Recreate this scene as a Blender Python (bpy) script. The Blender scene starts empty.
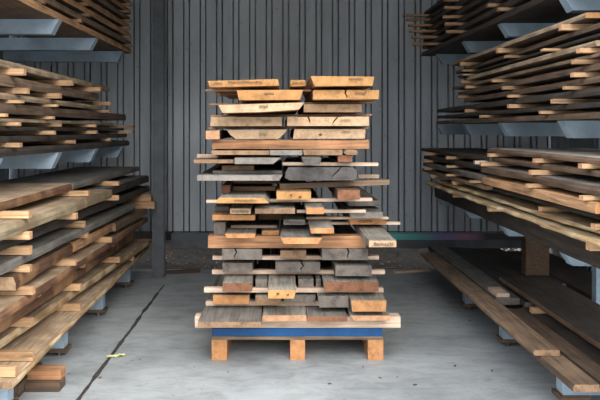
import bpy, bmesh, math, random
from mathutils import Vector, Matrix, noise
R = random.Random(7)
COL = bpy.context.scene.collection
CAMZ, F, CU, CV = 1.6, 700.0, 280.0, 130.0     # eye height, focal length in pixels, vanishing point

def px(u, v, Y):
    return ((u - CU) * Y / F, CAMZ - (v - CV) * Y / F)

# ------------------------------------------------------------------ materials
def lin(c):
    def f(x):
        x /= 255.0
        return x / 12.92 if x <= 0.04045 else ((x + 0.055) / 1.055) ** 2.4
    return (f(c[0]), f(c[1]), f(c[2]), 1.0)

class NT:
    def __init__(s, name):
        s.m = bpy.data.materials.new(name); s.m.use_nodes = True
        s.t = s.m.node_tree; s.b = s.t.nodes['Principled BSDF']
    def n(s, kind, **kw):
        x = s.t.nodes.new(kind)
        for k, v in kw.items():
            if k in x.inputs: x.inputs[k].default_value = v
            else: setattr(x, k, v)
        return x
    def l(s, a, b): s.t.links.new(a, b)
    def coord(s):
        tc = s.n('ShaderNodeTexCoord'); oi = s.n('ShaderNodeObjectInfo')
        mul = s.n('ShaderNodeVectorMath', operation='SCALE'); mul.inputs[0].default_value = (31.0, 17.0, 23.0)
        s.l(oi.outputs['Random'], mul.inputs['Scale'])
        add = s.n('ShaderNodeVectorMath', operation='ADD')
        s.l(tc.outputs['Object'], add.inputs[0]); s.l(mul.outputs[0], add.inputs[1])
        return add.outputs[0], oi.outputs['Random'], tc.outputs['Object']
    def ramp(s, fac, stops):
        r = s.n('ShaderNodeValToRGB'); e = r.color_ramp.elements
        while len(e) < len(stops): e.new(0.5)
        for i, (p, c) in enumerate(stops): e[i].position = p; e[i].color = c
        s.l(fac, r.inputs[0]); return r.outputs[0]
    def mix(s, fac, a, b, mode='MIX'):
        m = s.n('ShaderNodeMix', data_type='RGBA', blend_type=mode)
        for sock, v in ((m.inputs[0], fac), (m.inputs[6], a), (m.inputs[7], b)):
            if hasattr(v, 'is_output'): s.l(v, sock)
            else: sock.default_value = v
        return m.outputs[2]
    def bump(s, h, strength, dist=0.004):
        b = s.n('ShaderNodeBump'); b.inputs['Strength'].default_value = strength; b.inputs['Distance'].default_value = dist
        s.l(h, b.inputs['Height']); s.l(b.outputs[0], s.b.inputs['Normal'])

def vary(nt, colour, rnd, amount):
    mr = nt.n('ShaderNodeMapRange'); mr.inputs['To Min'].default_value = 1 - amount; mr.inputs['To Max'].default_value = 1 + amount
    nt.l(rnd, mr.inputs['Value'])
    hs = nt.n('ShaderNodeHueSaturation'); nt.l(mr.outputs[0], hs.inputs['Value']); nt.l(colour, hs.inputs['Color'])
    return hs.outputs[0]

def wood(name, base, dark=None, axis='y', amount=0.12, rough=0.78, stain=None):
    nt = NT(name); c, rnd, raw = nt.coord()
    dark = dark or tuple(x * (0.76 if name in ('wood_grey', 'wood_dgrey') else 0.66) for x in base)
    light = tuple(min(255, x * 1.12 + 4) for x in base)
    sc = {'y': (24, 1.2, 24), 'x': (1.2, 24, 24)}[axis]
    mp = nt.n('ShaderNodeMapping'); mp.inputs['Scale'].default_value = sc; nt.l(c, mp.inputs['Vector'])
    no = nt.n('ShaderNodeTexNoise', Scale=2.2, Detail=6.0, Roughness=0.62, Distortion=0.5); nt.l(mp.outputs[0], no.inputs['Vector'])
    col = nt.ramp(no.outputs['Fac'], [(0.30, lin(dark)), (0.5, lin(base)), (0.68, lin(light))])
    n2 = nt.n('ShaderNodeTexNoise', Scale=5.0, Detail=4.0); nt.l(c, n2.inputs['Vector'])
    blot = nt.ramp(n2.outputs['Fac'], [(0.35, (0.5, 0.48, 0.46, 1)), (0.6, (1, 1, 1, 1))])
    col = nt.mix(0.7, col, blot, 'MULTIPLY')
    if stain:
        n3 = nt.n('ShaderNodeTexNoise', Scale=3.2, Detail=5.0); nt.l(c, n3.inputs['Vector'])
        fac = nt.ramp(n3.outputs['Fac'], [(0.48, (0, 0, 0, 1)), (0.62, (1, 1, 1, 1))])
        col = nt.mix(fac, col, lin(stain))
    nt.l(vary(nt, col, rnd, amount), nt.b.inputs['Base Color'])
    nt.b.inputs['Roughness'].default_value = rough
    nt.bump(no.outputs['Fac'], 0.35)
    return nt.m

def endgrain(name, base, dark=None, amount=0.08, contrast=0.2):
    nt = NT(name); c, rnd, raw = nt.coord()
    dark = dark or tuple(x * 0.64 for x in base)
    light = tuple(min(255, x * 1.1 + 3) for x in base)
    mp = nt.n('ShaderNodeMapping'); mp.inputs['Location'].default_value = (0.06, 0, 0.16); nt.l(raw, mp.inputs['Vector'])
    w = nt.n('ShaderNodeTexWave', wave_type='RINGS', rings_direction='Y', Scale=26.0, Distortion=3.0, Detail=2.0)
    nt.l(mp.outputs[0], w.inputs['Vector'])
    rings = nt.ramp(w.outputs['Fac'], [(0.0, lin(dark)), (0.55, lin(base)), (1.0, lin(light))])
    n2 = nt.n('ShaderNodeTexNoise', Scale=14.0, Detail=6.0, Roughness=0.7); nt.l(c, n2.inputs['Vector'])
    mott = nt.ramp(n2.outputs['Fac'], [(0.34, lin(dark)), (0.5, lin(base)), (0.68, lin(light))])
    col = nt.mix(contrast, mott, rings)
    n3 = nt.n('ShaderNodeTexNoise', Scale=60.0, Detail=2.0); nt.l(c, n3.inputs['Vector'])
    sp = nt.ramp(n3.outputs['Fac'], [(0.3, (0.6, 0.55, 0.5, 1)), (0.42, (1, 1, 1, 1))])
    col = nt.mix(0.6, col, sp, 'MULTIPLY')
    nt.l(vary(nt, col, rnd, amount), nt.b.inputs['Base Color'])
    nt.b.inputs['Roughness'].default_value = 0.85
    nt.bump(n2.outputs['Fac'], 0.3, 0.003)
    return nt.m

def plain(name, col, rough=0.6, metal=0.0, mottle=0.18, scale=6.0, spec=0.5):
    nt = NT(name); c, rnd, raw = nt.coord()
    no = nt.n('ShaderNodeTexNoise', Scale=scale, Detail=6.0, Roughness=0.65); nt.l(c, no.inputs['Vector'])
    lo = tuple(x * (1 - mottle) for x in col); hi = tuple(min(255, x * (1 + mottle)) for x in col)
    nt.l(nt.ramp(no.outputs['Fac'], [(0.3, lin(lo)), (0.7, lin(hi))]), nt.b.inputs['Base Color'])
    nt.b.inputs['Roughness'].default_value = rough; nt.b.inputs['Metallic'].default_value = metal
    nt.b.inputs['Specular IOR Level'].default_value = spec
    nt.bump(no.outputs['Fac'], 0.12)
    return nt.m

M = {}
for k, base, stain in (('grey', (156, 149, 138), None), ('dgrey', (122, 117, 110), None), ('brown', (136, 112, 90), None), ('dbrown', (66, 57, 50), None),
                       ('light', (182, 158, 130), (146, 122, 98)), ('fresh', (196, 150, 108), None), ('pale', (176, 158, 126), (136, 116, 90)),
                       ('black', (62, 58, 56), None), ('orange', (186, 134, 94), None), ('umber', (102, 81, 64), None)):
    M[k] = wood('wood_' + k, base, stain=stain)
    M[k + '_x'] = wood('wood_cross_' + k, base, axis='x', stain=stain)
M['stick'] = wood('wood_batten', (224, 196, 172), (196, 160, 132), axis='x')
M['stickbrown'] = wood('wood_batten_brown', (176, 136, 102), axis='x')
M['sticktan'] = wood('wood_batten_tan', (206, 164, 122), axis='x')
FRESHENDS = ('yellow', 'cream', 'orange', 'pink')
for k, base in (('yellow', (194, 142, 88)), ('cream', (196, 162, 128)), ('orange', (192, 136, 88)), ('red', (136, 90, 64)), ('grey', (136, 128, 120)),
                ('char', (92, 87, 84)), ('dark', (120, 110, 101)), ('brown', (150, 118, 90)), ('pink', (200, 150, 112))):
    M['e_' + k] = endgrain('end_grain_' + k, base, tuple(x * (0.8 if k in FRESHENDS else 0.62) for x in base))
M['bark'] = wood('waney_bark', (112, 78, 56), (62, 42, 32), stain=(150, 112, 78))
M['barklight'] = wood('waney_edge_light', (168, 138, 100), (104, 78, 54), stain=(206, 184, 146))
M['steel'] = plain('blue_painted_steel', (156, 174, 188), 0.42, 0.0, 0.10, 5.0)
M['post'] = plain('dark_grey_steel', (94, 97, 102), 0.5, 0.0, 0.15)
M['cable'] = plain('zinc_bolt', (150, 150, 148), 0.35, 0.9)
M['blue'] = plain('blue_paint', (0, 74, 128), 0.5, 0.0, 0.16, 9.0)
M['ink'] = plain('dark_ink', (84, 74, 64), 0.8)
M['inkgreen'] = plain('green_ink', (112, 122, 84), 0.8)
M['paper'] = plain('crumpled_paper', (214, 214, 168), 0.8)
M['tar'] = plain('joint_filler', (54, 50, 46), 0.9, 0, 0.4, 30.0)
M['dirt'] = plain('dirt_ground', (46, 40, 35), 0.95, 0, 0.4, 14.0)
M['leaf'] = plain('dry_leaf', (120, 104, 82), 0.8, 0, 0.4)
M['lightfleck'] = plain('pale_light_fleck', (206, 198, 180), 0.8, 0, 0.2)  # pale colour imitating light spots through the gap, and gravel
M['knot'] = plain('knot_wood', (92, 62, 40), 0.8, 0, 0.3, 40.0)
M['roof'] = plain('roof_sheet', (120, 108, 98), 0.7, 0, 0.12)

def sheet_mat():
    nt = NT('profiled_steel_sheet'); c, rnd, raw = nt.coord()
    mp = nt.n('ShaderNodeMapping'); mp.inputs['Scale'].default_value = (3.0, 3.0, 0.5); nt.l(c, mp.inputs['Vector'])
    no = nt.n('ShaderNodeTexNoise', Scale=2.0, Detail=6.0, Roughness=0.6); nt.l(mp.outputs[0], no.inputs['Vector'])
    col = nt.ramp(no.outputs['Fac'], [(0.3, lin((182, 187, 192))), (0.7, lin((210, 215, 220)))])
    n3 = nt.n('ShaderNodeTexNoise', Scale=26.0, Detail=3.0); nt.l(c, n3.inputs['Vector'])
    sp = nt.ramp(n3.outputs['Fac'], [(0.27, (0.35, 0.33, 0.3, 1)), (0.31, (1, 1, 1, 1))])
    col = nt.mix(0.7, col, sp, 'MULTIPLY')
    nt.l(col, nt.b.inputs['Base Color']); nt.b.inputs['Roughness'].default_value = 0.5
    return nt.m
M['sheet'] = sheet_mat()

def concrete():
    nt = NT('concrete_slab'); tc = nt.n('ShaderNodeTexCoord'); c = tc.outputs['Object']
    a = nt.n('ShaderNodeTexNoise', Scale=0.9, Detail=8.0, Roughness=0.65); nt.l(c, a.inputs['Vector'])
    col = nt.ramp(a.outputs['Fac'], [(0.3, lin((132, 136, 138))), (0.5, lin((162, 166, 168))), (0.7, lin((182, 186, 187)))])
    mp = nt.n('ShaderNodeMapping'); mp.inputs['Scale'].default_value = (1.6, 3.4, 1); nt.l(c, mp.inputs['Vector'])
    b = nt.n('ShaderNodeTexNoise', Scale=2.2, Detail=9.0, Roughness=0.72, Distortion=0.8); nt.l(mp.outputs[0], b.inputs['Vector'])
    br = nt.ramp(b.outputs['Fac'], [(0.34, (0.68, 0.67, 0.65, 1)), (0.55, (1, 1, 1, 1)), (0.75, (1.0, 1.0, 1.0, 1))])
    col = nt.mix(0.8, col, br, 'MULTIPLY')
    d = nt.n('ShaderNodeTexNoise', Scale=30.0, Detail=3.0); nt.l(c, d.inputs['Vector'])
    sp = nt.ramp(d.outputs['Fac'], [(0.27, (0.4, 0.36, 0.32, 1)), (0.33, (1, 1, 1, 1))])
    col = nt.mix(0.7, col, sp, 'MULTIPLY')
    nt.l(col, nt.b.inputs['Base Color']); nt.b.inputs['Roughness'].default_value = 0.72
    nt.bump(b.outputs['Fac'], 0.2, 0.004)
    return nt.m
M['concrete'] = concrete()

# ------------------------------------------------------------------ mesh helpers
def link(name, bm, mats, origin=(0, 0, 0), parent=None, smooth=False):
    bmesh.ops.recalc_face_normals(bm, faces=bm.faces[:])
    me = bpy.data.meshes.new(name)
    bm.to_mesh(me); bm.free()
    for m in mats: me.materials.append(m)
    if smooth:
        for p in me.polygons: p.use_smooth = True
    o = bpy.data.objects.new(name, me); COL.objects.link(o)
    o.location = origin
    if parent: o.parent = parent
    return o

def tag(o, label, cat, group=None, kind=None):
    if label: o['label'] = label
    if cat: o['category'] = cat
    if group: o['group'] = group
    if kind: o['kind'] = kind
    n = len(label.split()) if label else 4
    if not 4 <= n <= 16: print('LABEL LENGTH', n, label)
    return o

def struct(o):
    o['kind'] = 'structure'; return o

def empty(name, loc):
    o = bpy.data.objects.new(name, None); COL.objects.link(o); o.location = loc; return o

def add_box(bm, x0, x1, y0, y1, z0, z1, mi=0):
    vs = [bm.verts.new(p) for p in ((x0, y0, z0), (x1, y0, z0), (x1, y1, z0), (x0, y1, z0), (x0, y0, z1), (x1, y0, z1), (x1, y1, z1), (x0, y1, z1))]
    for f in ((0, 3, 2, 1), (4, 5, 6, 7), (0, 1, 5, 4), (1, 2, 6, 5), (2, 3, 7, 6), (3, 0, 4, 7)):
        bm.faces.new([vs[i] for i in f]).material_index = mi

def prism(poly, y0, y1, axis='y', rough=0.0025, seed=0):
    """outline in X-Z pushed along Y; end faces of the grain get material 1"""
    bm = bmesh.new(); n = len(poly)
    L = y1 - y0; ns = max(1, min(10, int(L / 0.18)))
    rings = []
    for s in range(ns + 1):
        y = y0 + L * s / ns; ring = []
        for i, (x, z) in enumerate(poly):
            q = Vector((x * 3.1 + seed, y * 2.2, z * 5 + i * 1.7))
            dx = noise.noise(q) * rough * 2 if s else 0
            dy = noise.noise(q * 7.3) * 0.006 if s == 0 and axis == 'y' else 0
            ring.append(bm.verts.new((x + dx, y + dy, z)))
        rings.append(ring)
    for s in range(ns):
        for i in range(n):
            j = (i + 1) % n
            f = bm.faces.new((rings[s][i], rings[s][j], rings[s + 1][j], rings[s + 1][i]))
            if axis == 'x':
                dx = abs(poly[j][0] - poly[i][0]); dz = abs(poly[j][1] - poly[i][1])
                f.material_index = 1 if dz > dx * 2 else 0
    a = bm.faces.new(rings[0]); b = bm.faces.new(list(reversed(rings[-1])))
    if axis == 'y': a.material_index = b.material_index = 1
    return bm

def crack_notch(poly, path, w):
    """cut a thin jagged split into the top edge of an outline (poly runs clockwise from top left: first edge is the top)"""
    left = [(x - w * (1 - 0.5 * i / len(path)), z) for i, (x, z) in enumerate(path)]
    right = [(x + w * (1 - 0.5 * i / len(path)), z) for i, (x, z) in enumerate(path)]
    left[-1] = right[-1] = path[-1]
    return [poly[0]] + left + right[:-1][::-1] + poly[1:]

def knot(parent, Y, u, v, r):
    bm = bmesh.new(); n = 12; x, z = px(u, v, Y); q = r * Y / F
    ring = [(x + q * math.cos(i * 6.283 / n) * (1 + .25 * math.sin(i * 2.3)), z + q * .8 * math.sin(i * 6.283 / n)) for i in range(n)]
    a = [bm.verts.new((p, Y - .0095, w)) for p, w in ring]; b = [bm.verts.new((p, Y + .002, w)) for p, w in ring]
    bm.faces.new(a); bm.faces.new(b[::-1])
    for i in range(n): bm.faces.new((a[i], b[i], b[(i + 1) % n], a[(i + 1) % n]))
    bm.transform(Matrix.Translation(-Vector(parent.location)))
    o = link('knot', bm, [M['knot']], (0, 0, 0), parent); o['label'] = 'dark brown knot in the board end'

# ------------------------------------------------------------------ camera, sky, exposure
sc = bpy.context.scene
cam = bpy.data.cameras.new('camera'); co = bpy.data.objects.new('camera', cam); COL.objects.link(co)
co.location = (0, 0, CAMZ); co.rotation_euler = (math.pi / 2, 0, 0)
cam.sensor_fit = 'HORIZONTAL'; cam.sensor_width = 36.0; cam.lens = F / 600 * 36
cam.shift_x = (300 - CU) / 600; cam.shift_y = (CV - 200) / 600
sc.camera = co
w = bpy.data.worlds.new('overcast'); sc.world = w; w.use_nodes = True
wt = w.node_tree; bg = wt.nodes['Background']; bg.inputs[1].default_value = 2.3
wtc = wt.nodes.new('ShaderNodeTexCoord'); wsx = wt.nodes.new('ShaderNodeSeparateXYZ'); wt.links.new(wtc.outputs['Generated'], wsx.inputs[0])
wr = wt.nodes.new('ShaderNodeValToRGB'); wt.links.new(wsx.outputs[2], wr.inputs[0]); wt.links.new(wr.outputs[0], bg.inputs[0])
we = wr.color_ramp.elements            # dim tree line low down, bright cloud cover above
we[0].position = 0.0; we[0].color = (0.16, 0.17, 0.16, 1)
we[1].position = 1.0; we[1].color = (1.05, 1.1, 1.16, 1)
for p_, c_ in ((0.10, (0.30, 0.32, 0.32, 1)), (0.26, (0.72, 0.78, 0.84, 1)), (0.5, (0.95, 1.0, 1.06, 1))):
    e_ = we.new(p_); e_.color = c_
sun = bpy.data.lights.new('hazy_sun', 'SUN'); so = bpy.data.objects.new('hazy_sun', sun); COL.objects.link(so)
sun.energy = 2.0; sun.angle = math.radians(60); sun.color = (1.0, 0.95, 0.88)
so.rotation_euler = Vector((-0.45, 1.0, -0.95)).to_track_quat('-Z', 'Y').to_euler()
vs = sc.view_settings
vs.view_transform = 'Standard'; vs.look = 'None'; vs.gamma = 1.0; vs.exposure = 0.72; vs.use_curve_mapping = False

# ------------------------------------------------------------------ setting
WY = 8.30
bm = bmesh.new(); add_box(bm, -30, 30, -30, 8.05, -0.3, 0.0); struct(link('floor', bm, [M['concrete']]))
bm = bmesh.new(); add_box(bm, -9, 9, 8.052, 11, -0.3, -0.02); 
v_ = [bm.verts.new((x, y, z)) for x in (-9, 9) for y, z in ((8.25, -0.019), (8.88, 0.20), (8.88, -0.019))]
bm.faces.new(v_[:3]); bm.faces.new(v_[:2:-1]); bm.faces.new((v_[0], v_[3], v_[4], v_[1])); bm.faces.new((v_[1], v_[4], v_[5], v_[2])); bm.faces.new((v_[0], v_[2], v_[5], v_[3]))
struct(link('ground', bm, [M['dirt']]))

def profiled(name, x0, x1, z0, z1, place):
    """steel sheet of wide and narrow flats parted by deep narrow folds"""
    prof = []; x = x0; d = 0.11
    while x < x1:
        for wid, deep in ((0.112, 0), (0.018, 1), (0.048, 0), (0.018, 1)):
            if not deep: prof += [(x, 0), (x + wid, 0)]; x += wid
            else: prof += [(x + 0.003, d), (x + wid - 0.001, d)]; x += wid
    bm = bmesh.new(); rows = []
    for z in (z0, z1):
        rows.append([bm.verts.new(place(a, b, z)) for a, b in prof])
    for i in range(len(prof) - 1):
        bm.faces.new((rows[0][i], rows[0][i + 1], rows[1][i + 1], rows[1][i]))
    return struct(link(name, bm, [M['sheet']]))
profiled('wall_back', -3.2 - 0.022, 3.2, 0.40, 3.7, lambda a, b, z: (a, WY + b, z))
profiled('wall_left', 3.0, 8.25, 0.0, 3.7, lambda a, b, z: (-3.2 - b, a, z))
profiled('wall_right', 3.0, 8.25, 0.0, 3.7, lambda a, b, z: (3.2 + b, a, z))
bm = bmesh.new(); add_box(bm, -3.4, 3.4, 3.7, 8.6, 3.6, 3.68); add_box(bm, -3.4, 3.4, 3.66, 3.70, 3.30, 3.68); struct(link('ceiling', bm, [M['roof']]))  # roof, plus an unseen front fascia added to shade the upper back wall
bm = bmesh.new(); add_box(bm, -3.4, 3.4, 8.9, 9.0, -0.3, 0.9); struct(link('wall_plinth', bm, [M['dirt']]))
bm = bmesh.new(); add_box(bm, -1.26, 3.15, 8.12, 8.26, 0.325, 0.395); add_box(bm, -1.26, 3.15, 8.14, 8.26, 0.225, 0.3245, 1)
def rail_mat():
    nt = NT('iridescent_rail'); tc = nt.n('ShaderNodeTexCoord'); sx = nt.n('ShaderNodeSeparateXYZ'); nt.l(tc.outputs['Object'], sx.inputs[0])
    mr = nt.n('ShaderNodeMapRange'); mr.inputs['From Min'].default_value = -1.3; mr.inputs['From Max'].default_value = 3.1; nt.l(sx.outputs[0], mr.inputs['Value'])
    col = nt.ramp(mr.outputs[0], [(0.0, lin((98, 102, 108))), (0.50, lin((98, 108, 112))), (0.58, lin((100, 190, 178))), (0.66, lin((104, 176, 176))), (0.73, lin((140, 132, 184))), (0.79, lin((176, 130, 152))), (0.84, lin((70, 72, 76)))])
    nt.l(col, nt.b.inputs['Base Color']); nt.b.inputs['Roughness'].default_value = 0.4
    return nt.m
struct(link('trim_1', bm, [rail_mat(), M['post']]))
# steel post at the end of the left rack
pu = -1.325
bm = bmesh.new()
add_box(bm, pu - 0.062, pu + 0.062, 7.60, 7.612, 0.012, 3.54); add_box(bm, pu - 0.062, pu + 0.062, 7.712, 7.724, 0.012, 3.54)
add_box(bm, pu - 0.006, pu + 0.006, 7.612, 7.712, 0.012, 3.54); add_box(bm, pu - 0.066, pu + 0.066, 7.592, 7.735, 0.0005, 0.012)
struct(link('trim_2', bm, [M['post']]))
# black expansion joint
bm = bmesh.new(); prev = None
for i in range(120):
    y = 0.5 + i * (7.2 - 0.5) / 119
    cx = -1.198 + 0.012 * noise.noise(Vector((y * 1.7, 3, 0))); hw = 0.014 + 0.014 * noise.noise(Vector((y * 6.0, 0, 9)))
    if y > 6.9: hw *= 0.5
    cur = [bm.verts.new((cx - hw, y, 0.0004)), bm.verts.new((cx - hw * 0.6, y, 0.003)), bm.verts.new((cx + hw * 0.6, y, 0.003)), bm.verts.new((cx + hw, y, 0.0004))]
    if prev:
        for k in range(3): bm.faces.new((prev[k], prev[k + 1], cur[k + 1], cur[k]))
    prev = cur
struct(link('trim_3', bm, [M['tar']]))
# leaf litter under the back wall
bm = bmesh.new()
for i in range(420):
    x = R.uniform(-1.6, 3.0); y = R.choice((R.uniform(8.02, 8.6), R.uniform(8.08, 8.75))); s = R.uniform(0.008, 0.024)
    a = R.uniform(0, 6.28); z = (0.004 if y < 8.06 else -0.012) + R.random() * 0.02 + max(0, y - 8.25) * 0.35
    c, d = math.cos(a), math.sin(a); t = R.uniform(-0.6, 0.6)
    p = [bm.verts.new((x + c * s * k - d * s * m, y + d * s * k + c * s * m, z + s * t * k + s * 0.3 * abs(m))) for k, m in ((-1, 0), (0, -0.55), (1, 0), (0, 0.55))]
    bm.faces.new(p)
for i in range(170):  # pale pieces painted as bright light and gravel behind the rail
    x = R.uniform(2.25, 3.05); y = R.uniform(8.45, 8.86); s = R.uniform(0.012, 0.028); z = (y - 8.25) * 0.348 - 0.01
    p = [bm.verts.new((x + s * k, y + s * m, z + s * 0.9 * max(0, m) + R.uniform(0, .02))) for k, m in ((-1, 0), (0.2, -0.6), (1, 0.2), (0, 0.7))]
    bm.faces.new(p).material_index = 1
o = link('leaf_litter', bm, [M['leaf'], M['lightfleck']])
tag(o, 'dry leaves, debris and painted light flecks under the back wall rail', 'leaf litter', kind='stuff')

# ------------------------------------------------------------------ pallet and stack in the middle
YP = 4.86
root = empty('pallet', (px(297, 0, YP)[0], YP + 0.5, 0))
tag(root, 'wooden pallet with bright blue painted top under the central lumber stack', 'pallet')
def part(name, bm, mats, parent):
    o = link(name, bm, mats); o.parent = parent; o.matrix_parent_inverse = parent.matrix_basis.inverted()
    return o
def mparent(o, parent):
    bpy.context.view_layer.update()
    o.parent = parent; o.matrix_parent_inverse = parent.matrix_world.inverted()
from mathutils import Matrix
def child(name, bm, mats, parent):
    """a part whose mesh is written in world coordinates, moved into the parent's frame"""
    bm.transform(Matrix.Translation(-Vector(parent.location)))
    return link(name, bm, mats, (0, 0, 0), parent)
def pb(u0, u1, Y=YP): return (u0 - CU) * Y / F, (u1 - CU) * Y / F
x0, x1 = pb(211.6, 383.5)
for a, b in ((211.6, 227), (290.3, 305), (368, 383.3)):
    p0, p1 = pb(a, b); bm = prism([(p0, 0.144), (p1, 0.144), (p1, 0.001), (p0, 0.001)], YP, YP + 1.15)
    child('skid', bm, [M['orange'], M['e_orange']], root)
bm = bmesh.new(); add_box(bm, x0 + 0.002, x1 - 0.002, YP - 0.004, YP + 1.16, 0.1445, 0.168); child('deck_board', bm, [M['brown_x']], root)
bm = bmesh.new(); add_box(bm, x0 + 0.004, x1 - 0.008, YP - 0.006, YP + 1.16, 0.1685, 0.2250)
bmesh.ops.bevel(bm, geom=bm.edges[:], offset=0.003, segments=1, affect='EDGES')
child('painted_deck', bm, [M['blue']], root)

YB = 6.6
def scribble(parent, Y, u0, u1, v0, v1, mat='ink', seed=0, words=1):
    """small cursive pen strokes on the end of a board, a hair in front of it"""
    rr = random.Random(seed); bm = bmesh.new(); h = v1 - v0
    n = max(4, int((u1 - u0) / 1.5)); pts = []
    for i in range(n * 4 + 1):
        t = i / (n * 4.0)
        amp = (0.22 + 0.28 * rr.random()) * h
        pts.append((u0 + (u1 - u0) * t + rr.uniform(-0.4, 0.4), (v0 + v1) / 2 + amp * math.sin(i * 1.6 + rr.random())))
    t = 0.0011
    for a, b in zip(pts, pts[1:]):
        if words > 1 and rr.random() < 0.12: continue
        A = Vector(px(*a, Y)); B = Vector(px(*b, Y)); d = (B - A)
        if d.length < 1e-6: continue
        nrm = Vector((-d.y, d.x)).normalized() * t
        q = [A + nrm, B + nrm, B - nrm, A - nrm]; y = Y - 0.0095
        f = [bm.verts.new((c.x, y, c.y)) for c in q]; g = [bm.verts.new((c.x, y + 0.001, c.y)) for c in q]
        bm.faces.new(f); bm.faces.new(g[::-1])
        for i in range(4): bm.faces.new((f[i], g[i], g[(i + 1) % 4], f[(i + 1) % 4]))
    bm.transform(Matrix.Translation(-Vector(parent.location)))
    o = link('handwriting', bm, [M[mat]], (0, 0, 0), parent)
    o['label'] = 'pen marks scribbled on the board end' if mat == 'ink' else 'green pen marks on the board end'
    return o

def stackpiece(name, poly, Y, side, end, label, cat='board', back=YB, axis='y', marks=None, crack=None, group=None, knots=()):
    """poly: front outline in pixels of the photograph seen at distance Y, clockwise from its top left"""
    P = [px(u, v, Y) for u, v in poly]
    if crack:
        for c in (crack if isinstance(crack[0], list) else [crack]): P = crack_notch(P, [px(u, v, Y) for u, v in c], 0.006)
    cx = sum(p[0] for p in P) / len(P); zb = min(p[1] for p in P)
    bm = prism(P, Y, back, axis, seed=R.random() * 50)
    bm.transform(Matrix.Translation((-cx, -Y, -zb)))
    o = link(name, bm, [M[side], M[end]], (cx, Y, zb))
    tag(o, label, cat, group)
    if marks:
        for m in (marks if isinstance(marks[0], tuple) else [marks]): scribble(o, Y, *m, seed=int(m[0] * 7))
    for k in knots: knot(o, Y, *k)
    return o

def rect(u0, u1, v0, v1, sl=0, sr=0):
    """sl / sr: how far the bottom corners move inwards"""
    return [(u0, v0), (u1, v0), (u1 - sr, v1), (u0 + sl, v1)]

def board(u0, u1, v0, v1, Zb, side, end, label, sl=0, sr=0, back=YB, **kw):
    """a board in a layer whose underside is at height Zb: its pixel bottom tells how far it juts out"""
    Y = (CAMZ - Zb - 0.0015) * F / (v1 - CV)
    return stackpiece('wood_board', rect(u0, u1, v0, v1, sl, sr), Y, side, end, label, back=back, **kw)

def upper(u0, u1, v0, v1, Y, side, end, label, sl=0, sr=0, poly=None, **kw):
    return stackpiece('wood_board', poly or rect(u0, u1, v0, v1, sl, sr), Y, side, end, label, **kw)

G_ST = 'spacer battens in the central stack'
def batten(u0, u1, Zb, Zt, Y, mat, label, dz=0.0, dep=0.05, end='e_cream', name='spacer_batten'):
    """a bar lying across the stack between two layers; dz lifts its far right end"""
    xa, xb = (u0 - CU) * Y / F, (u1 - CU) * Y / F
    P = [(xa, Zt), (xb, Zt + dz), (xb, Zb + dz), (xa, Zb)]
    cx = (xa + xb) / 2
    bm = prism(P, Y, Y + dep, 'x', rough=0.0)
    bm.transform(Matrix.Translation((-cx, -Y, -Zb)))
    o = link(name, bm, [M[mat], M[end]], (cx, Y, Zb))
    return tag(o, label, 'spacer batten', G_ST)
def vbatten(u0, u1, vt, vb, Y, mat, label, vtr=None, vbr=None, **kw):
    Zt, Zb = px(0, vt, Y)[1], px(0, vb, Y)[1]
    Zt2 = px(0, vt if vtr is None else vtr, Y)[1]
    return batten(u0, u1, Zb, Zt, Y, mat, label, dz=Zt2 - Zt, **kw)

# --- lower layers, from the pallet up
batten(194.8, 400.5, 0.2265, 0.304, 4.86, 'stick', 'thick white beam lying directly on the blue pallet top', dep=0.10, name='support_beam')
board(197.8, 260.8, 321.8, 327.3, .304, 'dgrey', 'e_brown', 'wide thin dark grey board, first of the four on the white beam')
board(262.8, 306.3, 315.4, 321.2, .304, 'grey', 'e_pink', 'grey-topped board beside the wide dark grey one on the white beam')
board(307.2, 347.6, 316.4, 321.5, .304, 'dgrey', 'e_red', 'dark-topped reddish board, third along the white beam')
board(350, 390, 315.6, 320.6, .304, 'grey', 'e_pink', 'thin board with curved waney edge at the right end of the white beam', sl=5)
batten(205.8, 384, .346, .3775, 5.0, 'stick', 'pale batten over the bottom layer of four boards')
board(213, 249.3, 295.2, 304, .3775, 'grey', 'e_orange', 'orange-ended block on the left, second layer above the pallet')
board(255.5, 281.5, 296.6, 305, .3775, 'grey', 'e_brown', 'beige-grey board beneath the yellow-ended board, second layer above the pallet')
board(283.5, 315.5, 294.6, 302.6, .3775, 'dgrey', 'e_dark', 'dark knotted board set back in the second layer above the pallet')
board(317.6, 348.5, 296, 307.5, .3775, 'dgrey', 'e_dark', 'grey-ended thick board with a slanted side, next to the bottom right orange block', sl=2)
board(351.2, 386.6, 300.6, 311.6, .3775, 'grey', 'e_orange', 'thick orange-ended block jutting out at bottom right of the stack', sl=1, sr=1)
batten(204, 383.5, .458, .489, 4.92, 'stick', 'pale batten passing under the yellow-ended jutting board')
board(222.6, 252, 283, 291.5, .489, 'grey', 'e_red', 'purple-brown ended board on the left, third layer above the pallet')
board(255.5, 267.4, 279.5, 287.5, .489, 'dgrey', 'e_dark', 'dark narrow board set back beside the yellow-ended jutting board')
board(268.2, 296.5, 290, 298.6, .489, 'grey', 'e_yellow', 'yellow-ended board with a knot jutting out low in the stack', sr=3, knots=[(278, 293.6, 1.3), (288, 294.6, .9)])
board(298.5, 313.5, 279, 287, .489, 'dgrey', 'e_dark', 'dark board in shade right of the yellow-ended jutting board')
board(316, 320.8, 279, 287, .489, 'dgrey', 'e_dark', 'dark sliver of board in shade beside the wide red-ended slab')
board(323.6, 378.6, 282, 291.6, .489, 'grey', 'e_red', 'wide red-ended slab on the right, third layer above the pallet', sl=1)
batten(212, 385, .558, .5865, 5.06, 'stick', 'pale batten above the wide red-ended slab')
board(222.5, 252.4, 263, 272, .5865, 'dgrey', 'e_dark', 'dark grey ended board on the left, fourth layer above the pallet')
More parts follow.
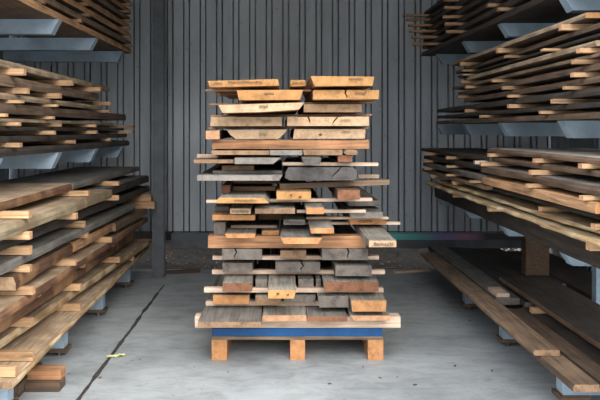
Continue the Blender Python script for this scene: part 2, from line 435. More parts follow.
board(275.5, 320, 262, 272.4, .5865, 'dgrey', 'e_dark', 'grey board with a forked split in its end, mid stack', crack=[(301, 262), (303.5, 266), (300.5, 269), (302.5, 271.6)])
board(335.6, 371.6, 265.6, 276, .5865, 'dgrey', 'e_dark', 'thick dark grey board jutting out right of the forked split board')
batten(212.6, 379, .6645, .692, 5.05, 'stick', 'pinkish batten above the board with the forked split')
board(222, 262, 249.2, 259.6, .692, 'dgrey', 'e_dark', 'dark board with a deep split left of centre under the orange beam', crack=[(235, 249.2), (236.5, 252.5), (234.3, 256), (235, 258.8)])
board(280.3, 306.2, 250.6, 258.4, .692, 'grey', 'e_brown', 'brown board centred under the big orange beam')
board(322, 368, 249, 260, .692, 'dgrey', 'e_dark', 'wide grey board with a hairline split under the right of the orange beam', crack=[(347.6, 249), (349, 252), (347.4, 255.5), (348.6, 259)])
batten(208, 366, .771, .8535, 4.92, 'orange_x', 'big orange-brown beam across the stack, the lower of two such beams', dep=0.11, end='e_orange', name='support_beam')
board(225, 255.6, 233.6, 238, .8535, 'grey', 'e_orange', 'grey-topped plank jutting over the left of the lower orange beam', sl=1, sr=1)
board(262, 279.2, 230.6, 235, .8535, 'grey', 'e_orange', 'short grey-topped plank second from left on the lower orange beam')
board(285, 318, 237.6, 244, .8535, 'dgrey', 'e_orange', 'orange-ended plank with bevel-cut sides jutting over the lower beam', poly=None) if False else \
    stackpiece('wood_board', [(280.6, 237.6), (322.6, 237.6), (318, 244), (284, 244)], (CAMZ - .855) * F / 114, 'dgrey', 'e_orange', 'orange-ended plank with slanted sides jutting over the lower orange beam')
board(369, 396.4, 240.6, 247.2, .8535, 'grey', 'e_cream', 'cream-ended plank with dark pen marks jutting out far right', marks=(373, 393, 241.8, 246.4, 'ink'))
upper(214, 225.2, 222.2, 235.4, 4.98, 'dgrey', 'e_dark', 'dark block set back above the left of the lower orange beam')
batten(231, 277, .8865, .904, 5.1, 'stick', 'pale batten glimpsed between the two planks on the left of the lower orange beam')
batten(296, 400.4, .9035, .9215, 5.15, 'stick', 'pale batten with long end sticking out right, above the lower orange beam')
upper(212.4, 255, 214.8, 220.2, 4.85, 'fresh', 'e_orange', 'orange-ended plank far left above the dark block')
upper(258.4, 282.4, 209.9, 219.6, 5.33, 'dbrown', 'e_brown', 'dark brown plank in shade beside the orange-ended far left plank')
upper(283.6, 305.2, 219.6, 224.8, 4.91, 'grey', 'e_grey', 'grey plank with black pen marks near the centre of the stack', marks=(285.5, 302, 220.4, 224, 'ink'))
board(310, 334, 228, 233.4, .9225, 'grey', 'e_orange', 'grey-topped plank jutting out right of centre with orange end', sl=1)
board(349.6, 386.4, 218.4, 224.4, .9225, 'fresh', 'e_orange', 'tan plank with pen marks above the cream-ended right plank', marks=(358, 372, 219.4, 222.8, 'ink'))
batten(306.5, 388.6, .966, .981, 4.97, 'stick', 'pale batten above the tan plank with pen marks on the right')
upper(230, 250.6, 208.6, 213.8, 4.72, 'grey', 'e_cream', 'narrow cream-ended board with dark lettering on the left', marks=(231.5, 249, 209.4, 213.4, 'ink'))
upper(255, 295, 208.6, 213.6, 4.72, 'grey', 'e_brown', 'grey-topped brown board next to the lettered cream-ended one')
board(349.6, 382.6, 212, 218, .982, 'dgrey', 'e_grey', 'dark grey plank jutting out right under the grey set back board', sl=1)
batten(297, 366, 1.0245, 1.0445, 4.86, 'stick', 'pale batten under the short orange-ended block right of centre')
board(306.2, 324, 207.6, 214, 1.0455, 'grey', 'e_orange', 'short orange-ended block with grey top right of centre', sl=0.3)
board(348, 379, 200.4, 206, 1.0455, 'dgrey', 'e_grey', 'grey weathered board on the right under the red-ended block')
upper(214.4, 229, 206.6, 211.4, 5.0, 'dgrey', 'e_dark', 'dim grey board set back on the left behind the lettered board')
vbatten(206.2, 372.4, 199.9, 203, 4.9, 'stick', 'long pale batten under the orange block and the red-ended block', vtr=198.0)
stackpiece('wood_board', [(219, 197.8), (264, 197.8), (269, 203.2), (215, 203.2)], 4.60, 'grey', 'e_yellow', 'yellow-ended board with wide base and dark lettering, left', marks=(234, 257, 198.8, 202.2, 'ink'))
upper(276.6, 311, 191.6, 199.6, 4.72, 'fresh', 'e_yellow', 'bright orange block with dark knots in the middle of the stack', knots=[(291, 195, 1.2), (300, 197, 1.5)])
upper(337.6, 360, 190, 199.6, 4.70, 'umber', 'e_red', 'red-brown ended block on the right beneath the broken plank')
upper(222, 230.2, 185.2, 193, 4.93, 'umber', 'e_red', 'small brown block standing on the yellow-ended lettered board')
vbatten(233, 275.4, 186.6, 190.6, 5.1, 'stickbrown', 'thin brown batten left of the bright orange block')
vbatten(279.6, 389.5, 184, 189.2, 4.9, 'brown_x', 'long grey-brown plank with a broken end, laid across the stack', vtr=179.6, end='e_brown', dep=0.12, name='cross_plank')
upper(197, 282.4, 175.2, 180.6, 4.72, 'dgrey', 'e_grey', 'wide thin grey board on the left with pale weathered end', sr=3)
stackpiece('wood_board', [(288.5, 167.6), (353, 167.6), (356.6, 170.5), (357, 178), (354, 180.4), (290, 180.4), (284.8, 178), (286, 172)], 4.80, 'dgrey', 'e_char', 'big charcoal slab with rounded corners in the middle of the stack', crack=[(341, 167.6), (337, 172), (333, 175.5), (331, 178.5)])
vbatten(233, 280, 180.2, 183.6, 5.25, 'stickbrown', 'thin brown batten beneath the wide thin grey board')
vbatten(358.4, 379, 174.6, 178.2, 5.0, 'stick', 'short pale batten end right of the big charcoal slab')
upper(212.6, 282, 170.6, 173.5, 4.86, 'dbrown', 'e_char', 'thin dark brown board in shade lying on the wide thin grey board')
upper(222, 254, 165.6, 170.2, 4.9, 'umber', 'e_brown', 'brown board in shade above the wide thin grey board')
upper(194, 233.6, 159.6, 163.2, 4.78, 'brown', 'e_brown', 'thin weathered board sticking out furthest left, upper middle')
upper(234.6, 281, 157.8, 164, 4.72, 'dgrey', 'e_grey', 'grey waney board beside the thin furthest left board', sr=8)
vbatten(282.6, 378.4, 162.2, 165.4, 4.86, 'stick', 'pale batten above the big charcoal slab', vtr=162.8)
upper(303, 321.6, 158.6, 164.6, 4.46, 'dgrey', 'e_char', 'narrow dark grey board on the batten above the charcoal slab', sl=1, sr=2)
upper(338, 352, 155.4, 162, 4.80, 'umber', 'e_red', 'red-brown square block under the upper orange beam')
vbatten(197, 217.5, 154.2, 157.8, 5.0, 'stick', 'short pale batten end poking out left below the upper orange beam')
upper(211.6, 269, 150.6, 154.8, 4.78, 'brown', 'e_brown', 'thin brown board at left just below the upper orange beam')
upper(269.6, 302.4, 150.2, 155.2, 4.78, 'dgrey', 'e_grey', 'grey board at centre just below the upper orange beam')
upper(303, 342.5, 149.8, 155.2, 4.78, 'grey', 'e_brown', 'grey-brown board right of centre just below the upper orange beam', sl=1)
stackpiece('wood_board', [(345.5, 149.8), (356, 149.8), (358, 151.6), (357.6, 154), (355.5, 155), (346, 155), (344, 153)], 4.78, 'grey', 'e_brown', 'small rounded log-like board at right below the upper orange beam')
vbatten(212.2, 369, 139.8, 148.8, 4.86, 'orange_x', 'big orange-brown beam across the stack, the upper of two such beams', dep=0.11, end='e_orange', name='support_beam')
# --- fresh boards on top
stackpiece('wood_board', [(205.8, 130.8), (219.6, 130.4), (219.6, 139.2), (205.8, 139.2)], 4.80, 'umber', 'e_pink', 'square pinkish block at left end above the upper orange beam')
stackpiece('wood_board', [(226.6, 130), (287, 129.6), (284.5, 133.5), (278.4, 139), (236, 139), (230.5, 135)], 4.84, 'fresh', 'e_cream', 'pale board with slanted underside on the upper orange beam', marks=(259, 267, 132.4, 136, 'inkgreen'))
stackpiece('wood_board', [(294.5, 129.2), (365.8, 129.2), (365, 138.6), (293, 138.8)], 4.84, 'fresh', 'e_cream', 'long cream board with a knot on the upper orange beam', knots=[(320.5, 134.6, 1.7)], marks=(341, 350, 130.6, 133.4, 'ink'))
vbatten(209, 369, 126.8, 129, 5.0, 'stickbrown', 'thin brown batten above the cream board with a knot')
stackpiece('wood_board', [(211, 117), (281.8, 117), (282, 126), (210, 126.2)], 4.80, 'fresh', 'e_cream', 'pale rectangular board at left, third layer from the top', marks=(262, 270, 119.4, 123.6, 'inkgreen'))
stackpiece('wood_board', [(287.4, 116.8), (369, 116.6), (369, 125.8), (287, 126)], 4.80, 'fresh', 'e_cream', 'pale board with two dark slanting cracks, third layer from the top', crack=[[(338, 116.8), (334.5, 120.5), (331.5, 125.2)], [(308, 116.8), (309.4, 120), (310.5, 124.6)]], marks=(340, 350, 118.4, 122.4, 'inkgreen'))
vbatten(210.6, 372.4, 114.9, 116.6, 5.0, 'stickbrown', 'thin brown batten above the board with two slanting cracks', vtr=113.9)
stackpiece('wood_board', [(218.5, 105), (304.4, 102.4), (299, 109.4), (262, 112), (222.4, 112.8)], 4.60, 'fresh', 'e_cream', 'tilted pale board jutting out at left, second layer from the top', marks=(259, 268, 104.6, 108.6, 'ink'))
stackpiece('wood_board', [(303.8, 104.2), (361.6, 104.2), (362, 112.2), (303.8, 112.2)], 4.90, 'fresh', 'e_cream', 'pale tan board right of the tilted pale one', marks=(342, 350, 107, 110, 'inkgreen'))
vbatten(209.6, 372.4, 103.4, 105.1, 5.0, 'stickbrown', 'thin brown batten above the tilted pale board', vtr=101.6)
stackpiece('wood_board', [(236.6, 90.2), (303.2, 90), (300, 99.8), (239, 100.2)], 4.70, 'fresh', 'e_yellow', 'yellow board at left below the topmost thin board', marks=(264, 274, 92, 95.6, 'ink'))
stackpiece('wood_board', [(313.6, 90), (379.2, 90), (378.6, 99.2), (313, 99.4)], 4.75, 'fresh', 'e_yellow', 'long yellow board with a dark knot, below the topmost right board', crack=[(346, 90), (345, 93), (347, 96), (346, 98.6)], marks=(355, 366, 91.8, 95.4, 'ink'))
vbatten(205.2, 311.4, 89.6, 91.4, 5.0, 'stickbrown', 'topmost pale batten, its end poking out left of the yellow board', dep=0.05)
vbatten(216.5, 262, 93.4, 95.9, 5.6, 'stickbrown', 'dim batten end seen behind the left of the yellow board')
stackpiece('wood_board', [(207.4, 81), (278, 79), (279.2, 85.6), (210, 87.2)], 4.80, 'fresh', 'e_yellow', 'topmost thin yellow board at left with dark writing', marks=((214, 222, 82, 85.4, 'ink'), (228, 262, 80.6, 84.4, 'ink')))
stackpiece('wood_board', [(290.4, 80), (305.6, 80), (306, 86), (290.6, 86.4)], 4.90, 'fresh', 'e_yellow', 'short narrow board between the two topmost wide boards', marks=(292, 303, 81.5, 85, 'ink'))
stackpiece('wood_board', [(310.8, 76), (374.4, 76.6), (372.4, 85.6), (314.6, 86.2)], 4.70, 'fresh', 'e_yellow', 'topmost thick yellow board at right', marks=(349, 362, 77.6, 81, 'ink'))

# ------------------------------------------------------------------ cantilever racks
def arm_bm(side, xt, xb, Y, zb, zt, tipcut=0.05):
    """channel-shaped arm; side -1 left, +1 right; xt tip, xb root (both positive distances from the middle)"""
    bm = bmesh.new()
    def slab(pts, y0, y1):
        a = [bm.verts.new((side * x, y0, z)) for x, z in pts]; b = [bm.verts.new((side * x, y1, z)) for x, z in pts]
        bm.faces.new(a); bm.faces.new(b[::-1])
        for i in range(len(pts)): bm.faces.new((a[i], b[i], b[(i + 1) % len(pts)], a[(i + 1) % len(pts)]))
    slab([(xt, zt - 0.008), (xb, zt - 0.008), (xb, zb + 0.008), (xt + tipcut, zb + 0.008)], Y - 0.03, Y - 0.022)
    slab([(xt - 0.004, zt), (xb, zt), (xb, zt - 0.008), (xt, zt - 0.008)], Y - 0.035, Y + 0.06)
    slab([(xt + tipcut, zb + 0.008), (xb, zb + 0.008), (xb, zb), (xt + tipcut + 0.004, zb)], Y - 0.035, Y + 0.06)
    slab([(xt, zt - 0.008), (xt + 0.006, zt - 0.008), (xt + tipcut + 0.006, zb + 0.008), (xt + tipcut, zb + 0.008)], Y - 0.022, Y + 0.058)
    return bm

def make_rack(side, arms, bases, base_x, label, colx=2.92):
    root = empty('cantilever_rack', (side * 2.4, 5.6, 0)); tag(root, label, 'rack')
    for Y in (4.15, 5.27, 6.45):
        bm = bmesh.new()
        a, b = sorted((side * colx, side * (colx + 0.16)))
        add_box(bm, a, b, Y - 0.035, Y - 0.025, 0.01, 3.3); add_box(bm, a, b, Y + 0.065, Y + 0.075, 0.01, 3.3); add_box(bm, (a + b) / 2 - 0.006, (a + b) / 2 + 0.006, Y - 0.025, Y + 0.065, 0.01, 3.3)
        child('column', bm, [M['steel']], root)
    for zt, zb, ys in arms:
        for Y in ys:
            child('arm', arm_bm(side, 1.66, 2.915, Y, zb, zt), [M['steel']], root)
    for Y in bases:
        bm = arm_bm(side, base_x, 2.915, Y, 0.056, 0.245, 0.0)
        b = child('base_foot', bm, [M['steel']], root)
        bm = bmesh.new(); a, c = sorted((side * (base_x - 0.02), side * (base_x + 0.16))); add_box(bm, a, c, Y - 0.05, Y + 0.08, 0.03, 0.0555)
        p = child('wooden_pad', bm, [M['umber_x']], root); p.parent = b
        bm = bmesh.new(); xx = side * (base_x + 0.04); 
        bmesh.ops.create_cone(bm, cap_ends=True, segments=10, radius1=0.012, radius2=0.012, depth=0.028, matrix=Matrix.Translation((xx, Y - 0.02, 0.0145)))
        q = child('bolt', bm, [M['cable']], root); q.parent = b
    return root
AY = (4.13, 5.27, 6.33, 7.40)
make_rack(-1, [(1.43, 1.31, AY), (2.43, 2.32, AY)], (3.95, 4.98, 6.05, 7.13), 1.525, 'blue-grey steel rack along the left side, next to the grey post')
rr_ = make_rack(1, [(0.895, 0.805, AY), (1.655, 1.552, AY), (2.40, 2.30, AY)], (4.11, 5.20, 6.25), 1.645, 'blue-grey steel rack along the right side with three rows of arms')

bm = bmesh.new(); add_box(bm, 2.37, 2.445, 5.245, 5.253, 0.2455, 0.8045); add_box(bm, 2.37, 2.378, 5.253, 5.32, 0.2455, 0.8045); add_box(bm, 2.437, 2.445, 5.253, 5.32, 0.2455, 0.8045)
child('prop', bm, [M['steel']], rr_)
def slab(side, X1, Y1, X2, Y2, Zb, Zt, width, face, end, edge=None, wane=0.012, drop=0.0, label='', group=None, name='plank'):
    """a plank lying lengthwise in a rack: X1..X2 is its aisle-side edge (distance from the middle) at Y1..Y2"""
    bm = bmesh.new(); n = max(4, int((Y2 - Y1) / 0.11)); s1, s2 = R.random() * 90, R.random() * 90
    X0, Yo = (X1 + X2) / 2, Y1
    rings = []
    for i in range(n + 1):
        y = Y1 + (Y2 - Y1) * i / n; x = X1 + (X2 - X1) * i / n
        wt = wane * (noise.noise(Vector((y * 1.3, s1, 0))) + 0.5 * noise.noise(Vector((y * 5, s1, 3)))) + wane * 0.4
        wb = wane * (noise.noise(Vector((y * 1.1, s2, 0))) + 0.7 * noise.noise(Vector((y * 6, s2, 3)))) - drop
        wi = wane * noise.noise(Vector((y, s1, 7)))
        t = 0.003 * (1 + noise.noise(Vector((y * 2, s2, 5))))
        jag = 0.012 * R.uniform(-1, 1) if i in (0, n) else 0
        pts = ((x + wt + 0.004, Zt - t), (x + min(wt, wb) * 0.5, (Zb + Zt) / 2), (x + wb + 0.003, Zb + t * 0.3), (x + width + wi, Zb), (x + width + wi, Zt - t))
        rings.append([bm.verts.new((side * (a - X0), y - Yo + jag, z - Zb)) for a, z in pts])
    for i in range(n):
        for k in range(5):
            f = bm.faces.new((rings[i][k], rings[i][(k + 1) % 5], rings[i + 1][(k + 1) % 5], rings[i + 1][k]))
            f.material_index = 2 if k in (0, 1) else 0
    bm.faces.new(rings[0]).material_index = 1; bm.faces.new(rings[-1][::-1]).material_index = 1
    o = link(name, bm, [M[face], M[end], M[edge or face]], (side * X0, Yo, Zb))
    return tag(o, label, 'plank', group)

def stick(side, X, Y, Zb, Zt, mat='sticktan', end='e_pink', wid=0.045, length=0.7, label='', group=None):
    bm = bmesh.new(); a, b = sorted((0, side * length)); yaw = R.uniform(-0.03, 0.03)
    add_box(bm, a, b, -wid / 2, wid / 2, 0, Zt - Zb)
    for f in bm.faces:
        if abs(f.normal.x) > 0.9 or abs(f.calc_center_median().x) < 1e-6: f.material_index = 1
    bm.transform(Matrix.Rotation(yaw, 4, 'Z'))
    o = link('spacer_stick', bm, [M[mat], M[end]], (side * X, Y, Zb))
    return tag(o, label, 'spacer stick', group)

NUM = ['lowest', 'second', 'third', 'fourth', 'fifth', 'sixth', 'seventh', 'eighth', 'ninth', 'tenth', 'eleventh']
WORD = ['first', 'second', 'third', 'fourth', 'fifth']
CNAME = {'grey': 'weathered grey', 'dgrey': 'dark grey', 'brown': 'mid brown', 'dbrown': 'dark brown', 'light': 'pale tan', 'fresh': 'orange-tan', 'pale': 'yellowish', 'black': 'blackish brown', 'orange': 'orange-brown', 'umber': 'umber brown'}
def shelf(side, place, layers, sticks, tip, group):
    """layers from the bottom up: (Zb, Zt, [(X1,Y1,X2,Y2,width,face,end,edge,wane), ...]); sticks[i]: pixel tips of the spacers lying on layer i"""
    for i, (Zb, Zt, segs) in enumerate(layers):
        for j, s in enumerate(segs):
            X1, Y1, X2, Y2, wd, face, end, edge, wane = s
            where = '' if len(segs) == 1 else (', near piece' if j == 0 else ', far piece' if j == len(segs) - 1 else ', middle piece')
            slab(side, X1, Y1, X2, Y2, Zb + 0.001, Zt - 0.001, wd, face, end, edge, wane,
                 label=f'{CNAME[face]} plank, {NUM[i]} layer up on {place}{where}', group='planks on ' + place)
        if i + 1 < len(layers):
            zt = layers[i + 1][0]
            for j, t in enumerate(sorted(sticks.get(i, []), key=lambda t: abs((t[0] if isinstance(t, tuple) else t) - CU), reverse=True)):
                kw = {}
                X = tip
                if isinstance(t, tuple):
                    if len(t) > 2: kw = t[2]
                    X = t[1]; t = t[0]
                Y = X * F / abs(t - CU)
                stick(side, X, Y, Zt + 0.001, zt - 0.001, label=f'spacer stick on the {NUM[i]} plank of {place}, {WORD[j]} from the front', group='spacers on ' + place, **kw)

# left rack, floor pile
shelf(-1, 'left rack bottom shelf', [
    (.25, .292, [(1.39, 3.65, 1.49, 8.0, .5, 'light', 'e_brown', 'barklight', .012)]),
    (.345, .40, [(1.65, 3.0, 1.42, 7.75, .6, 'light', 'e_brown', 'barklight', .010)]),
    (.45, .545, [(1.58, 2.9, 1.54, 7.35, .6, 'umber', 'e_brown', 'bark', .012)]),
    (.59, .645, [(1.47, 3.0, 1.45, 7.7, .6, 'light', 'e_cream', 'bark', .010)]),
    (.69, .77, [(1.50, 3.96, 1.53, 5.18, .6, 'brown', 'e_cream', 'bark', .018), (1.53, 5.20, 1.50, 6.25, .55, 'orange', 'e_orange', 'fresh', .006), (1.47, 6.27, 1.43, 7.55, .5, 'brown', 'e_brown', 'brown', .006)]),
    (.81, .87, [(1.53, 3.0, 1.45, 7.0, .6, 'dgrey', 'e_grey', 'dgrey', .008)]),
    (.92, .985, [(1.58, 3.0, 1.45, 7.8, .6, 'dbrown', 'e_dark', 'dbrown', .012)]),
    (1.03, 1.105, [(1.44, 3.0, 1.41, 5.9, .75, 'light', 'e_cream', 'pale', .008), (1.47, 5.93, 1.44, 7.7, .6, 'dgrey', 'e_dark', 'dbrown', .01)]),
    (1.145, 1.20, [(1.55, 2.9, 1.57, 5.3, .7, 'light', 'e_cream', 'bark', .02), (1.57, 5.33, 1.56, 7.75, .65, 'dgrey', 'e_dark', 'dgrey', .012)]),
], {0: [(34, 1.40), (81, 1.44), (17, 1.40), (134, 1.46)], 1: [(81, 1.49), (120, 1.45), (32, 1.52)], 2: [(85, 1.50), (114, 1.50), (40, 1.52)], 3: [(34, 1.43), (76, 1.44), (112, 1.43)],
    4: [(31, 1.46), (88, 1.48)], 5: [(31, 1.46), (85, 1.46)], 6: [(31, 1.40), (77, 1.40), (119, 1.41)], 7: [(30, 1.405), (89, 1.435), (119, 1.435)]}, 1.45, 'l0')
stick(-1, 1.325, 7.43, .771, .843, wid=.09, length=.6, label='thick pale spacer block poking out beside the grey steel post')
stick(-1, 1.36, 7.44, .8445, .917, mat='stickbrown', end='e_brown', wid=.09, length=.6, label='reddish-brown spacer block on top of the thick pale one beside the post')
# left rack, pile on the first row of arms
shelf(-1, 'left rack middle shelf', [
    (1.432, 1.49, [(1.72, 3.0, 1.63, 7.6, .6, 'black', 'e_dark', 'dbrown', .02)]),
    (1.52, 1.565, [(1.74, 3.0, 1.66, 7.62, .6, 'dbrown', 'e_dark', 'dbrown', .018)]),
    (1.595, 1.625, [(1.74, 3.0, 1.70, 7.62, .6, 'dbrown', 'e_dark', 'dbrown', .012)]),
    (1.65, 1.678, [(1.70, 3.0, 1.70, 7.2, .6, 'light', 'e_cream', 'light', .01)]),
    (1.70, 1.77, [(1.70, 3.0, 1.66, 7.55, .6, 'dbrown', 'e_dark', 'umber', .012)]),
    (1.79, 1.835, [(1.72, 3.0, 1.72, 6.7, .6, 'brown', 'e_brown', 'light', .01)]),
    (1.875, 1.95, [(1.74, 3.0, 1.72, 6.65, .6, 'umber', 'e_brown', 'brown', .02)]),
    (1.995, 2.045, [(1.72, 3.0, 1.75, 7.2, .6, 'light', 'e_cream', 'light', .012)]),
], {6: [25, 73, 101], 5: [28.6, 61, 111], 4: [23, 58, 110], 3: [7, 54], 2: [20, 61, 96, (134, 1.56, dict(wid=.12))], 1: [55, 97, (133, 1.58)], 0: [21, 75, 111]}, 1.64, 'l1')
BR = dict(mat='stickbrown', end='e_brown')
Z0 = 2.432
lay = []
for k in range(7):
    zb = Z0 + 0.087 * k
    lay.append((zb, zb + 0.058, [(1.71 + R.uniform(-.01, .03), 3.0, 1.63 + R.uniform(-.01, .02), 7.63 + R.uniform(0, .06), .62, 'umber', 'e_brown', ('fresh', 'brown', 'fresh')[k % 3], .008)]))
shelf(-1, 'left rack top shelf', lay, {k: [(40 + R.uniform(-5, 8), 1.66, BR), (88 + R.uniform(-6, 6), 1.64, BR), (131 + R.uniform(-2, 2), 1.59, BR)] for k in range(6)}, 1.62, 'l2')
slab(-1, 2.36, 3.0, 2.30, 7.4, 2.433, 2.49, .55, 'umber', 'e_brown', 'umber', .006, label='umber plank on the left rack top arms, behind the edge plank, seen from below') if False else None

# right rack
fr = 'right rack bottom shelf'
def flat(X, Y1, Y2, Zb, Zt, wd, face, end, edge, lab, X2=None, wane=.008):
    slab(1, X, Y1, X2 or X, Y2, Zb, Zt, wd, face, end, edge, wane, label=lab, group='planks on ' + fr)
flat(1.51, 3.62, 7.3, .247, .288, .142, 'brown', 'e_brown', 'umber', 'long grey-brown plank at the aisle edge of the right rack bottom shelf')
flat(1.47, 4.07, 7.32, .2895, .325, .155, 'brown', 'e_brown', 'brown', 'brown plank lying on top of the long aisle-edge plank')
flat(1.665, 3.5, 5.15, .247, .288, .125, 'umber', 'e_brown', 'dbrown', 'umber plank beside the long aisle-edge plank, near end')
flat(1.797, 3.45, 5.19, .247, .288, .3, 'dbrown', 'e_brown', 'dbrown', 'dark umber plank with dark marks under the raised wide plank, right rack')
flat(1.85, 3.4, 5.92, .327, .362, .42, 'dbrown', 'e_brown', 'umber', 'wide dark plank raised on a spacer, right rack bottom shelf')
flat(1.665, 5.42, 7.9, .247, .30, .19, 'dgrey', 'e_dark', 'black', 'dark grey plank behind the white spacer block, right rack bottom shelf')
flat(1.87, 5.36, 7.85, .247, .285, .18, 'black', 'e_dark', 'black', 'blackish plank next to the dark grey one, right rack bottom shelf')
flat(2.06, 5.98, 7.8, .247, .288, .385, 'dbrown', 'e_dark', 'dbrown', 'dark plank reaching the back, beyond the raised wide plank')
flat(2.46, 3.4, 7.6, .247, .29, .42, 'dbrown', 'e_brown', 'dbrown', 'dim brown plank furthest from the aisle on right rack bottom shelf')
bm = bmesh.new(); add_box(bm, 2.21, 2.42, 6.29, 6.41, .2895, .803); bmesh.ops.bevel(bm, geom=bm.edges[:], offset=0.004, segments=1, affect='EDGES')
bm.transform(Matrix.Translation((-2.315, -6.35, -.2895))); tag(link('wooden_prop', bm, [M['umber']], (2.315, 6.35, .2895)), 'thick brown wooden prop standing under the right rack lower arms', 'prop')
stick(1, 1.80, 5.02, .2895, .326, mat='sticktan', length=.42, wid=.05, label='orange spacer stick under the raised wide plank on the right', group=None)
bm = bmesh.new(); add_box(bm, -.05, .05, -.12, .12, 0, .028); o = link('spacer_block', bm, [M['stick']], (1.735, 5.56, .3005)); tag(o, 'small white spacer block on the dark grey plank end, right rack', 'spacer block')

near = lambda *a: a
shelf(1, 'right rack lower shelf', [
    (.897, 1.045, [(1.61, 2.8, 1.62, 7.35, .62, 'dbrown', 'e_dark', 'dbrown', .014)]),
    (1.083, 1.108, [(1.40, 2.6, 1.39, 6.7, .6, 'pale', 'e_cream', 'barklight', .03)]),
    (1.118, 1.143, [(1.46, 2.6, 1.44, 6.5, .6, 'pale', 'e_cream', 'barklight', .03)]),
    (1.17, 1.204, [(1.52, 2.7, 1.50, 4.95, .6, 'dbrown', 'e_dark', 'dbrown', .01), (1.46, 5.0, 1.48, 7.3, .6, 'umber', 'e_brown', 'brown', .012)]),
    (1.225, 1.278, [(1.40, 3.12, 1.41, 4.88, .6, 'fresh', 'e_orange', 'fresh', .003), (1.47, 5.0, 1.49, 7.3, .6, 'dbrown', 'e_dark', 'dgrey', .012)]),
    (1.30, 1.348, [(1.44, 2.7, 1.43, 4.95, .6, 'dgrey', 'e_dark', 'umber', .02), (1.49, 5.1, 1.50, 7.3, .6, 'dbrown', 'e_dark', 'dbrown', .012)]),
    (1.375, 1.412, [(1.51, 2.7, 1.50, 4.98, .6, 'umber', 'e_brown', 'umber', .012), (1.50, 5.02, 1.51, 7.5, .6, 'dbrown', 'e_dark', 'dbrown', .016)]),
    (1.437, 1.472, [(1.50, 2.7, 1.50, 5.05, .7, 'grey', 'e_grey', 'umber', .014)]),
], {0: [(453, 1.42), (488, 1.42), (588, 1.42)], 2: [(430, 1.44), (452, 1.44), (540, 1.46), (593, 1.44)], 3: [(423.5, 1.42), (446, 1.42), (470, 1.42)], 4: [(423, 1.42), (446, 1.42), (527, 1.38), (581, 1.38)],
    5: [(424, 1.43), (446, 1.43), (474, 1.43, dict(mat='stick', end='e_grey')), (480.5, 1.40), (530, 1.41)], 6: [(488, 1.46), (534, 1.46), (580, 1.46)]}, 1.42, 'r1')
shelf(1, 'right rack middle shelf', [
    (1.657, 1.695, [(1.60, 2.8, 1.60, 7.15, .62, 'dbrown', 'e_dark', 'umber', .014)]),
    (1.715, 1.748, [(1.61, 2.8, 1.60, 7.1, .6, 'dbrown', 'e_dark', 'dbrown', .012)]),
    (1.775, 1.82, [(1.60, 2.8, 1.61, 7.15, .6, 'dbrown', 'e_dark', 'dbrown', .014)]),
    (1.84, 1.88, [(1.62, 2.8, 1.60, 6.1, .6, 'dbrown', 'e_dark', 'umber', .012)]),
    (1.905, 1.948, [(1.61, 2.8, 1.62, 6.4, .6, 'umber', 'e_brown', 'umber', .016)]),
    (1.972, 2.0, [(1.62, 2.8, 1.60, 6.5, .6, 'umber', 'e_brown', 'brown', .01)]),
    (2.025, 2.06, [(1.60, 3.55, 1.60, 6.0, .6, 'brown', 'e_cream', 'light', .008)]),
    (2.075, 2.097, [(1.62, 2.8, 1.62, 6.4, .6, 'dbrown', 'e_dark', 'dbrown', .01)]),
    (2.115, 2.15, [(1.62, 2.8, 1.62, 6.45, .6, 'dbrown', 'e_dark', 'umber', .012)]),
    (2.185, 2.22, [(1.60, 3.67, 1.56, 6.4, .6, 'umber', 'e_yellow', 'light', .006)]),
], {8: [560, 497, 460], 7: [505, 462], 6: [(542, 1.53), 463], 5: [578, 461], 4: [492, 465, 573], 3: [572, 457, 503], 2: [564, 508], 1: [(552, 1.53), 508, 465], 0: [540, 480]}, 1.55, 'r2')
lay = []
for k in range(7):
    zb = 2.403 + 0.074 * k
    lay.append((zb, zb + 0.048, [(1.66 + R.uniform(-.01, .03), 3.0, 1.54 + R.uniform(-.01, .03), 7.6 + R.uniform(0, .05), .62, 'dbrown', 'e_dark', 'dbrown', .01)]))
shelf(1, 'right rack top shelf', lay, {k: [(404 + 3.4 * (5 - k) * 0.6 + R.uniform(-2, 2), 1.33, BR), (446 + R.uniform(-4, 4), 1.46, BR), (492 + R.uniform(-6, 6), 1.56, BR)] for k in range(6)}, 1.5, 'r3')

# ------------------------------------------------------------------ loose things on the floor
for k, (z0, z1, y0, xa, xb, m, e, lab) in enumerate(((.001, .056, 4.27, -1.56, -1.345, 'umber', 'e_brown', 'lower reddish offcut on the concrete under the left rack'), (.0575, .118, 4.30, -1.56, -1.35, 'orange', 'e_red', 'upper reddish offcut stacked under the left rack front'))):
    bm = bmesh.new(); add_box(bm, xa, xb, y0 + 0.01 * k, y0 + .12, z0, z1); bmesh.ops.bevel(bm, geom=bm.edges[:], offset=0.004, segments=1, affect='EDGES')
    bm.transform(Matrix.Translation((1.45, -y0, -z0)))
    tag(link('timber_offcut', bm, [M[m + '_x']], (-1.45, y0, z0)), lab, 'offcut')
bm = bmesh.new(); add_box(bm, -1.68, -1.56, 4.18, 4.6, .001, .075); bm.transform(Matrix.Translation((1.62, -4.18, 0)))
tag(link('timber_offcut', bm, [M['umber']], (-1.62, 4.18, 0)), 'short grey-brown offcut at the foot of the left rack', 'offcut')
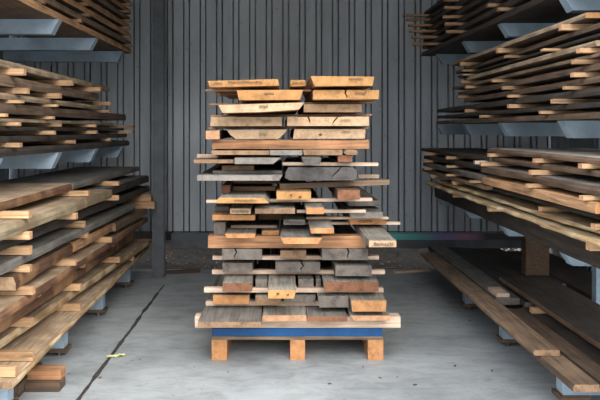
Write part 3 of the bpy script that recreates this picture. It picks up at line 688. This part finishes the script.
# paper scrap
bm = bmesh.new(); nx, ny = 9, 4; g = []
for i in range(nx):
    g.append([bm.verts.new(((i / (nx - 1) - .5) * .13, (j / (ny - 1) - .5) * .045 * (1 - .3 * abs(i / 8 - .4)), .006 + .012 * (0.5 + noise.noise(Vector((i * .6, j * .9, 2)))) + .006 * (j == 1))) for j in range(ny)])
for i in range(nx - 1):
    for j in range(ny - 1): bm.faces.new((g[i][j], g[i + 1][j], g[i + 1][j + 1], g[i][j + 1]))
bmesh.ops.solidify(bm, geom=bm.faces[:], thickness=0.001)
o = link('paper_scrap', bm, [M['paper']], (-1.158, 4.93, 0.001)); o.rotation_euler = (0, 0, 0.35)
tag(o, 'crumpled yellowish paper scrap beside the black floor joint', 'paper scrap')
for u, v in ((140, 360), (69, 374), (380, 378), (397, 377), (455, 366), (363, 367), (415, 385), (228, 372), (330, 384), (470, 321), (492, 371), (100, 378)):
    Y = CAMZ * F / (v - CV); x = (u - CU) * Y / F; s = R.uniform(.006, .012)
    bm = bmesh.new(); add_box(bm, -s, s, -s * .5, s * .5, 0, s * .4)
    for vv in bm.verts: vv.co += Vector((R.uniform(-1, 1), R.uniform(-1, 1), 0)) * s * .3
    o = link('wood_chip', bm, [M['umber']], (x, Y, 0.0005)); o.rotation_euler = (0, 0, R.uniform(0, 3))
    tag(o, 'tiny dark wood chip lying on the bare concrete floor', 'wood chip', 'wood chips on the concrete')
# stick at the edge of the slab
def loose(u0, v0, u1, v1, th, mat, lab):
    Y0, Y1 = CAMZ * F / (v0 - CV), CAMZ * F / (v1 - CV); A = Vector(((u0 - CU) * Y0 / F, Y0)); B = Vector(((u1 - CU) * Y1 / F, Y1)); d = B - A
    bm = bmesh.new(); add_box(bm, -d.length / 2, d.length / 2, -th, th, 0, th * 1.1)
    o = link('wooden_stick', bm, [M[mat]], ((A.x + B.x) / 2, (A.y + B.y) / 2, 0.001)); o.rotation_euler = (0, 0, math.atan2(d.y, d.x))
    tag(o, lab, 'stick')
loose(394, 273.5, 430, 271, .022, 'stick', 'pale stick lying at the back edge of the concrete, right of the stack')
loose(166, 274, 200, 272, .03, 'umber_x', 'brown stick lying at the back edge of the concrete, left of the stack')
